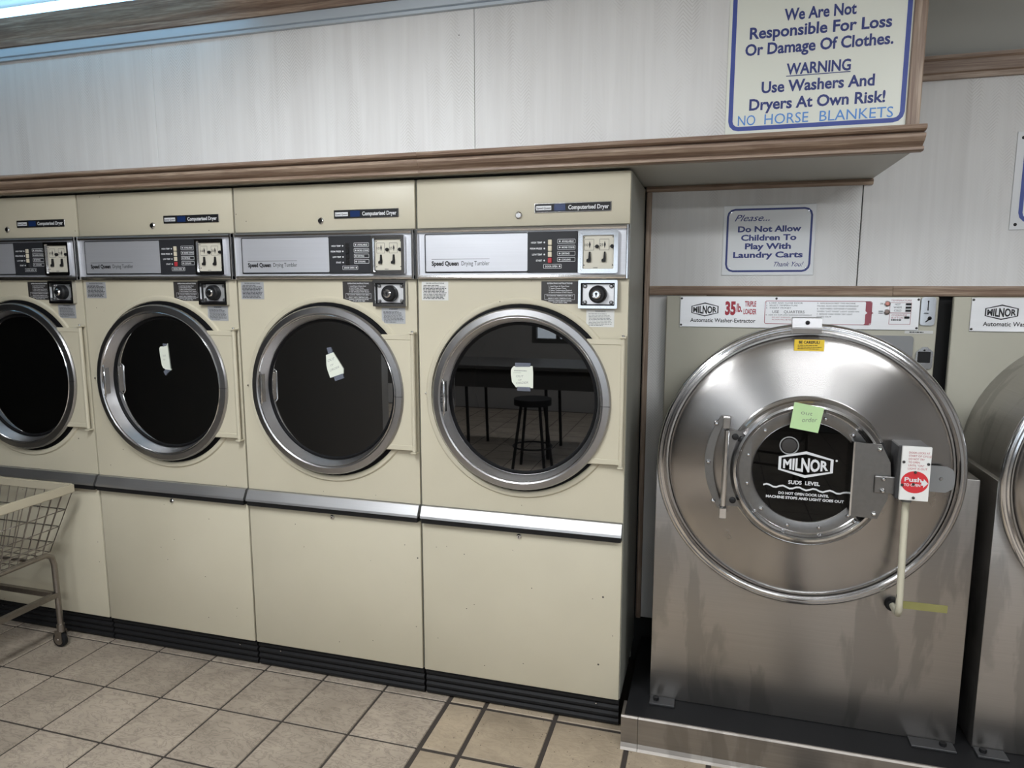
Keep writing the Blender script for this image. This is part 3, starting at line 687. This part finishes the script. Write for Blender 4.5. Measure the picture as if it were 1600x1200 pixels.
    pt = box('control_plate', PLATE, t, -.436 + u, .421 + u, .449, .455, 1.489 + Z, 1.610 + Z, bev=.001)
    y = .4484
    k = Print(y); hexlogo(k, -.392 + u, -.288 + u, 1.531 + Z, 1.586 + Z, .0042); k.build('plate_logo', INK, pt)
    k = Print(y); k.text('Automatic Washer-Extractor', -.395 + u, -.148 + u, 1.509 + Z, .0160, .015); k.build('plate_lettering', INK, pt)
    if full:
        k = Print(y)
        for q, (s, x1) in enumerate((('1.  LOAD AND CLOSE DOOR', .040), ('2.  SELECT TEMPERATURE', .022), ('3.  INSERT MONEY', .0))): k.text(s, -.112, x1 - .02, 1.5835 - .0095 * q + Z, .0058, .0)
        k.text('USE    QUARTERS', -.088, .028, 1.5475 + Z, .0105, .0); k.text('4.  ADD 3/4 CUP LOW SUDSING DETERGENT', -.112, .055, 1.5375 + Z, .0055, .0)
        for q, s in enumerate(('5.  ADD BLEACH FIRST TIME MACHINE', '     PAUSES, ALSO ADD MORE DETERGENT', '6.  ADD FABRIC SOFTENER IF DESIRED', '     WHEN "LAST RINSE" LIGHT GOES ON.', '7.  REMOVE WASH WHEN "ON" LIGHT', '     GOES OUT')): k.text(s, .072, .072 + .0040 * len(s), 1.5835 - .0102 * q + Z, .0055, .0)
        k.text('HOT', .338, .356, 1.5805 + Z, .0075); k.text('WARM', .334, .360, 1.5695 + Z, .0075); k.text('COLD', .336, .360, 1.5580 + Z, .0075)
        k.text('ON', .288, .298, 1.5825 + Z, .007); k.dashes(.284, .300, 1.548 + Z, 1.562 + Z, 2, .5, 4); k.dashes(.328, .388, 1.523 + Z, 1.530 + Z, 1, .6, 8)
        k.build('plate_small_print', INK, pt)['kind'] = 'stuff'
    r = Print(y); r.text('35', -.263 + u, -.223 + u, 1.541 + Z, .050, .05); r.text('lb.', -.220 + u, -.199 + u, 1.551 + Z, .033, .03)
    r.text('TRIPLE', -.190 + u, -.148 + u, 1.572 + Z, .021, .03)
    r.text('LOADER', -.194 + u, -.146 + u, 1.542 + Z, .021, .03); r.build('plate_red_lettering', RED, pt)
    if full:
        b = Print(y); b.frame(-.116, .262, 1.505 + Z, 1.595 + Z, .0022, .008)
        b.poly([(.235, 1.595 + Z), (.240, 1.590 + Z), (.240, 1.558 + Z), (.247, 1.551 + Z), (.240, 1.545 + Z), (.240, 1.511 + Z), (.235, 1.506 + Z), (.252, 1.506 + Z), (.260, 1.514 + Z), (.260, 1.546 + Z), (.268, 1.551 + Z), (.260, 1.556 + Z), (.260, 1.588 + Z), (.253, 1.595 + Z)])
        b.frame(.321, .393, 1.552 + Z, 1.591 + Z, .0014, .001); b.frame(.321, .393, 1.510 + Z, 1.5525 + Z, .0014, .001)
        b.text('TEMPERATURE', .324, .392, 1.5955 + Z, .0062); b.text('OVERRIDE', .329, .380, 1.5405 + Z, .0072); b.text('BUTTON', .329, .368, 1.5315 + Z, .0072)
        b.text('DO NOT OVERSUDS.', -.088, -.02, 1.5285 + Z, .0052); b.text('ACTION WILL BE RED', -.088, -.015, 1.5200 + Z, .0052)
        b.build('plate_red_rules', REDBR, pt)
        for z, m in ((1.586, AMBER), (1.5555, BROWNL)):
            bz = lathe('indicator_lamp', m, pt, [(0, .441), (.006, .442), (.0085, .446), (.0085, .449)], .312, z + Z, 16)
            lathe('lamp_bezel', RING, pt, [(.0085, .445), (.011, .446), (.0112, .449)], .312, z + Z, 18)
        for z in (1.585, 1.5725, 1.561): box('select_button', BLACK, pt, .374, .391, .442, .449, z - .0035 + Z, z + .0035 + Z, bev=.001)
        box('override_button', BLACK, pt, .372, .388, .442, .449, 1.532 + Z, 1.540 + Z, bev=.001)
        cs = part('coin_slot', CHROME, t, lambda bm: a_prism(bm, rrect(.424, .472, 1.508 + Z, 1.611 + Z, .010, 4), .447, .455))
        c = Print(.4465); c.rect(.4455, .4490, 1.562 + Z, 1.595 + Z).disc(.447, 1.595 + Z, .0032, 10).dashes(.434, .462, 1.548 + Z, 1.556 + Z, 1, .6, 2).poly([(.440, 1.521 + Z), (.444, 1.519 + Z), (.460, 1.533 + Z), (.457, 1.538 + Z)]).disc(.455, 1.534 + Z, .007, 12)
        c.build('slot_print', INK, cs)['kind'] = 'stuff'
        tg = box('paper_tag', LABELW, t, .378, .472, .4535, .455, 1.477 + Z, 1.488 + Z)
        Print(.4530).dashes(.392, .468, 1.4785 + Z, 1.4865 + Z, 1, .5, 6).build('tag_lettering', INK, tg)
        part('access_plate', GREYPL, t, lambda bm: a_prism(bm, rrect(.24, .409, 1.36 + Z, 1.468 + Z, .012, 4), .450, .4552))
        oc = part('key_cover', CHROME, t, lambda bm: a_prism(bm, [(.423, 1.347 + Z), (.470, 1.347 + Z), (.476, 1.354 + Z), (.476, 1.411 + Z), (.456, 1.428 + Z), (.441, 1.428 + Z), (.420, 1.409 + Z), (.419, 1.354 + Z)], .447, .4552))
        box('key_recess', BLACK, oc, .426, .468, .4455, .4475, 1.370 + Z, 1.411 + Z, bev=.001)
        lathe('cover_screw', BLACK, oc, [(0, .443), (.003, .444), (.0035, .447)], .447, 1.416 + Z, 10)
        st = box('warning_sticker', YELLOW, t, -.053, .036, -.0335, -.0325, 1.445 + Z, 1.481 + Z)
        st.rotation_euler.x = 0
        Print(-.0339).text('BE CAREFUL!', -.040, .022, 1.4685 + Z, .0085, .04).dashes(-.044, .028, 1.449 + Z, 1.466 + Z, 3, .42, 9).build('sticker_lettering', INK, st)
    for x in (-.430 + u, .415 + u):
        for z in (1.497, 1.602): lathe('plate_screw', LABELB, pt, [(0, .444), (.003, .445), (.0045, .449)], x, z + Z, 10)
    lathe('plate_screw', LABELB, pt, [(0, .444), (.003, .445), (.0045, .449)], -.075 + u, 1.603 + Z, 10)
    # feet
    for x0, x1 in ((-.478, -.388), (.385, .520)):
        ft = box('foot_bracket', BOXM, t, x0 + dbox, x1 + dbox, -.012, .0395, 0, .007, bev=.001)
        lathe_up = part('foot_bolt', BLACK, ft, lambda bm: a_tube(bm, [((x0 + .022 if x0 < 0 else x1 - .035) + dbox, .014, .006), ((x0 + .022 if x0 < 0 else x1 - .035) + dbox, .014, .018)], .011, 6))
    return t
W1 = make_washer(2.957, 'steel front loading washer with green sticky note, closest to the dryers', 0, 0, True)
W2 = make_washer(2.957 + 1.040, 'steel front loading washer at the right edge, cut by the frame', .018, -.018, False)
# sticky note on the first washer's door
sn = thing('sticky_note', 'pale green sticky note on the round washer door', 'note', (2.950, -.0995, 1.238))
prism('sheet', POSTIT, sn, [(-.043, .050), (.045, .034), (.031, -.046), (-.053, -.033)], -.0012, 0)
Print(-.0016).text('out', -.022, .012, .012, .014, -.010, .15, tilt=-.12).text('order', -.018, .026, -.013, .015, -.010, .15, tilt=.05).build('handwriting', GREYINK, sn)

# ================================================================ signs
def board(name, label, x0, x1, z0, z1, y, face, band, m, tb, r):
    t = thing(name, label, 'sign', (x0, y, z0), 'notices on the papered walls')
    box('board', face, t, 0, x1 - x0, -.004, 0, 0, z1 - z0, bev=.0008)
    Print(-.0045).frame(m, x1 - x0 - m, m, z1 - z0 - m, tb, r).build('border', band, t)
    return t
s1 = board('warning_sign', 'large cream warning sign with blue border above the oak moulding', 2.662, 3.181, 2.126, 2.640, -.0315, SIGNW, NAVYB, .009, .013, .030)
def line(p, t, xa, xb, z, h, ox, oz, **k): p.text(t, xa - ox, xb - ox, z - oz, h, **k)
p = Print(-.0047)
for tx, a, b, z, h, bo in (('We Are Not', 2.822, 3.023, 2.4525, .034, .027), ('Responsible For Loss', 2.724, 3.121, 2.4075, .034, .027), ('Or Damage Of Clothes.', 2.713, 3.128, 2.3595, .034, .027),
                           ('WARNING', 2.836, 3.017, 2.2945, .033, .027), ('Use Washers And', 2.766, 3.085, 2.2455, .034, .027), ('Dryers At Own Risk!', 2.732, 3.117, 2.1960, .034, .027)):
    p = Print(-.0047); line(p, tx, a, b, z, h, 2.662, 2.126, bold=bo); p.build('text_line', NAVY, s1)
p = Print(-.0047)
p.rect(2.836 - 2.662, 3.017 - 2.662, 2.2885 - 2.126, 2.2910 - 2.126); p.build('underline', NAVY, s1)
p = Print(-.0049)
for tx, a, b in (('NO', 2.700, 2.752), ('HORSE', 2.779, 2.906), ('BLANKETS', 2.938, 3.141)):
    p = Print(-.0049); line(p, tx, a, b, 2.1510, .032, 2.662, 2.126); p.build('painted_word', SKYB, s1)
s2 = board('cart_sign', 'small white sign asking that children not play with carts', 2.675, 3.013, 1.693, 1.962, .4995, SIGNW2, NAVY, .012, .0075, .030)
p = Print(-.0047)
for tx, a, b, z, h, bo, sh in (('Please...', 2.716, 2.846, 1.902, .026, .004, .45), ('Do Not Allow', 2.730, 2.962, 1.8605, .0225, .035, 0), ('Children To', 2.743, 2.946, 1.8275, .0225, .035, 0), ('Play With', 2.759, 2.928, 1.7945, .0225, .035, 0),
                               ('Laundry Carts', 2.716, 2.972, 1.7615, .0225, .035, 0), ('Thank You!', 2.869, 2.977, 1.7265, .019, .004, .45)):
    p = Print(-.0047); line(p, tx, a, b, z, h, 2.675, 1.693, bold=bo, shear=sh); p.build('text_line', NAVY, s2)
for x, z in ((.028, .243), (.310, .243), (.028, .028), (.310, .028)): lathe('sign_screw', CHROME, s2, [(0, -.007), (.003, -.0065), (.0045, -.0042)], x, z, 10)
s3 = board('edge_sign', 'white blue-bordered sign cut by the right edge of the frame', 3.652, 4.05, 1.850, 2.187, .4995, SIGNW2, NAVYB, .024, .013, .035)
Print(-.0047).text('A', .068, .098, .055, .032, .02).build('lettering', INK, s3)
for x, z in ((.018, .018), (.018, .316), (.38, .018), (.38, .316)): lathe('sign_screw', BLACK, s3, [(0, -.007), (.004, -.0065), (.0058, -.0042)], x, z, 10)

# ================================================================ bluish strip light over the dryers
sl = thing('strip_light', 'bluish glowing strip light along the ceiling at upper left', 'strip light', (-.6, -.21, 2.70))
tube('lamp_tube', TUBEM, sl, [(-1.2, 0, .0), (1.45, 0, .0)], .016, 12)
part('lamp_housing', WHITE, sl, lambda bm: a_extx(bm, [(-.05, .079), (-.035, .035), (.035, .035), (.05, .079)], -1.25, 1.5))
for x in (-1.22, 1.45): box('lamp_holder', WHITE, sl, x, x + .02, -.02, .02, -.022, .036, bev=.002)

# ================================================================ laundry cart at the left edge
def make_cart(loc, rz, label):
    t = thing('laundry_cart', label, 'laundry cart', loc, 'wire laundry carts'); t.rotation_euler.z = rz
    # local: right-back corner of the rim at (0, 0); cart reaches to -x and -y
    lx, ly = .90, .56
    def rimf(bm):
        o = [(0, 0), (0, -ly), (-lx, -ly), (-lx, 0)]; i = [(-.012, -.012), (-.012, -ly + .012), (-lx + .012, -ly + .012), (-lx + .012, -.012)]
        V = [[bm.verts.new((x, y, z)) for x, y in q] for q, z in ((o, .738), (o, .778), (i, .778), (i, .738))]
        for k in range(4):
            for j in range(4): bm.faces.new((V[k][j], V[k][(j + 1) % 4], V[(k + 1) % 4][(j + 1) % 4], V[(k + 1) % 4][j]))
        bmesh.ops.bevel(bm, geom=list(bm.edges), offset=.004, segments=2, affect='EDGES')
    part('rim_bumper', VINYL, t, rimf, .6)
    bx0, bx1, by0, by1, bz = -lx + .10, -.095, -ly + .07, -.07, .475
    tp = [(-.008, -.008), (-.008, -ly + .008), (-lx + .008, -ly + .008), (-lx + .008, -.008)]; bt = [(bx1, by1), (bx1, by0), (bx0, by0), (bx0, by1)]
    for k in range(4):
        (ax, ay), (cx_, cy_) = tp[k], tp[(k + 1) % 4]; (dx, dy), (ex, ey) = bt[k], bt[(k + 1) % 4]
        nn = 17 if k % 2 else 11
        def side(bm):
            for j in range(nn + 1):
                u = j / nn; a_tube(bm, [(ax + (cx_ - ax) * u, ay + (cy_ - ay) * u, .745), (dx + (ex - dx) * u, dy + (ey - dy) * u, bz)], .0022, 5)
            for v in (.30, .58, .84): a_tube(bm, [(ax + (dx - ax) * v, ay + (dy - ay) * v, .745 + (bz - .745) * v), (cx_ + (ex - cx_) * v, cy_ + (ey - cy_) * v, .745 + (bz - .745) * v)], .0026, 5)
        part('basket_side', CARTM, t, side)
    part('basket_floor', CARTM, t, lambda bm: [a_tube(bm, [(bx0 + (bx1 - bx0) * j / 14, by0, bz), (bx0 + (bx1 - bx0) * j / 14, by1, bz)], .0022, 5) for j in range(15)] + [a_tube(bm, [(bx0, by0 + (by1 - by0) * j / 8, bz), (bx1, by0 + (by1 - by0) * j / 8, bz)], .0022, 5) for j in range(9)])
    fx1, fx0, fy1, fy0 = -.122, -lx + .122, -.03, -ly + .03
    for x in (fx1, fx0):
        tube('leg_frame', CARTM, t, [(x, fy1, .10), (x, fy1 - .004, .40), (x, fy1 - .014, .438), (x, fy1 - .04, .455), (x, fy0 + .04, .455), (x, fy0 + .014, .438), (x, fy0 + .004, .40), (x, fy0, .10)], .0125, 10)
        box('cross_rail', CARTM, t, x - .011, x + .011, fy0, fy1, .245, .268)
    for y in (fy1 - .012, fy0 + .012): box('long_rail', CARTM, t, fx0, fx1, y - .010, y + .010, .245, .268)
    for y in (-.16, -ly + .16): tube('basket_bearer', CARTM, t, [(fx0, y, .466), (fx1, y, .466)], .008, 8)
    for x in (fx1, fx0):
        for y in (fy1, fy0):
            c = part('caster', CARTM, t, lambda bm: [a_tube(bm, [(x, y, .112), (x, y, .075)], .017, 10), a_box(bm, x - .022, x + .014, y - .017, y - .013, .030, .082), a_box(bm, x - .022, x + .014, y + .013, y + .017, .030, .082)], .7)
            lathe('wheel', RUBBER, c, [(0, y - .011), (.030, y - .011), (.036, y - .007), (.036, y + .007), (.030, y + .011), (0, y + .011)], x - .010, .036, 24)
            lathe('wheel_hub', CARTM, c, [(0, y - .020), (.010, y - .020), (.012, y - .012), (.024, y - .0115)], x - .010, .036, 16)
    return t
make_cart((-.055, -.080, 0), 0, 'wire laundry cart with cream rim, in front of the leftmost dryer')

# ================================================================ furniture behind the viewer, mirrored in the door glass
make_cart((3.4, -3.3, 0), .3, 'wire laundry cart standing across the aisle, mirrored in the dryer glass')
ft = thing('folding_table', 'long dark folding table across the aisle, mirrored in the dryer glass', 'table', (.7, -4.2, 0))
box('table_top', TABLED, ft, -1.5, 1.5, -.38, .38, .86, .90, bev=.006); box('apron', TABLED, ft, -1.45, 1.45, .30, .33, .68, .86)
for x in (-1.35, -.35, .45, 1.35):
    for y in (-.30, .30): tube('leg', BLACK, ft, [(x, y, .86), (x + .03, y, 0)], .016, 8)
so = thing('bar_stool', 'round black bar stool across the aisle, mirrored in the dryer glass', 'stool', (1.13, -3.5, 0))
part('seat', BLACK, so, lambda bm: [a_tube(bm, [(0, 0, .60), (0, 0, .655)], .17, 28)], .6)
for j in range(4):
    a = PI / 4 + j * PI / 2; tube('leg', BLACK, so, [(.12 * math.cos(a), .12 * math.sin(a), .60), (.21 * math.cos(a), .21 * math.sin(a), 0)], .014, 8)
tube('foot_ring', BLACK, so, [(.175 * math.cos(2 * PI * j / 24), .175 * math.sin(2 * PI * j / 24), .22) for j in range(25)], .008, 6)
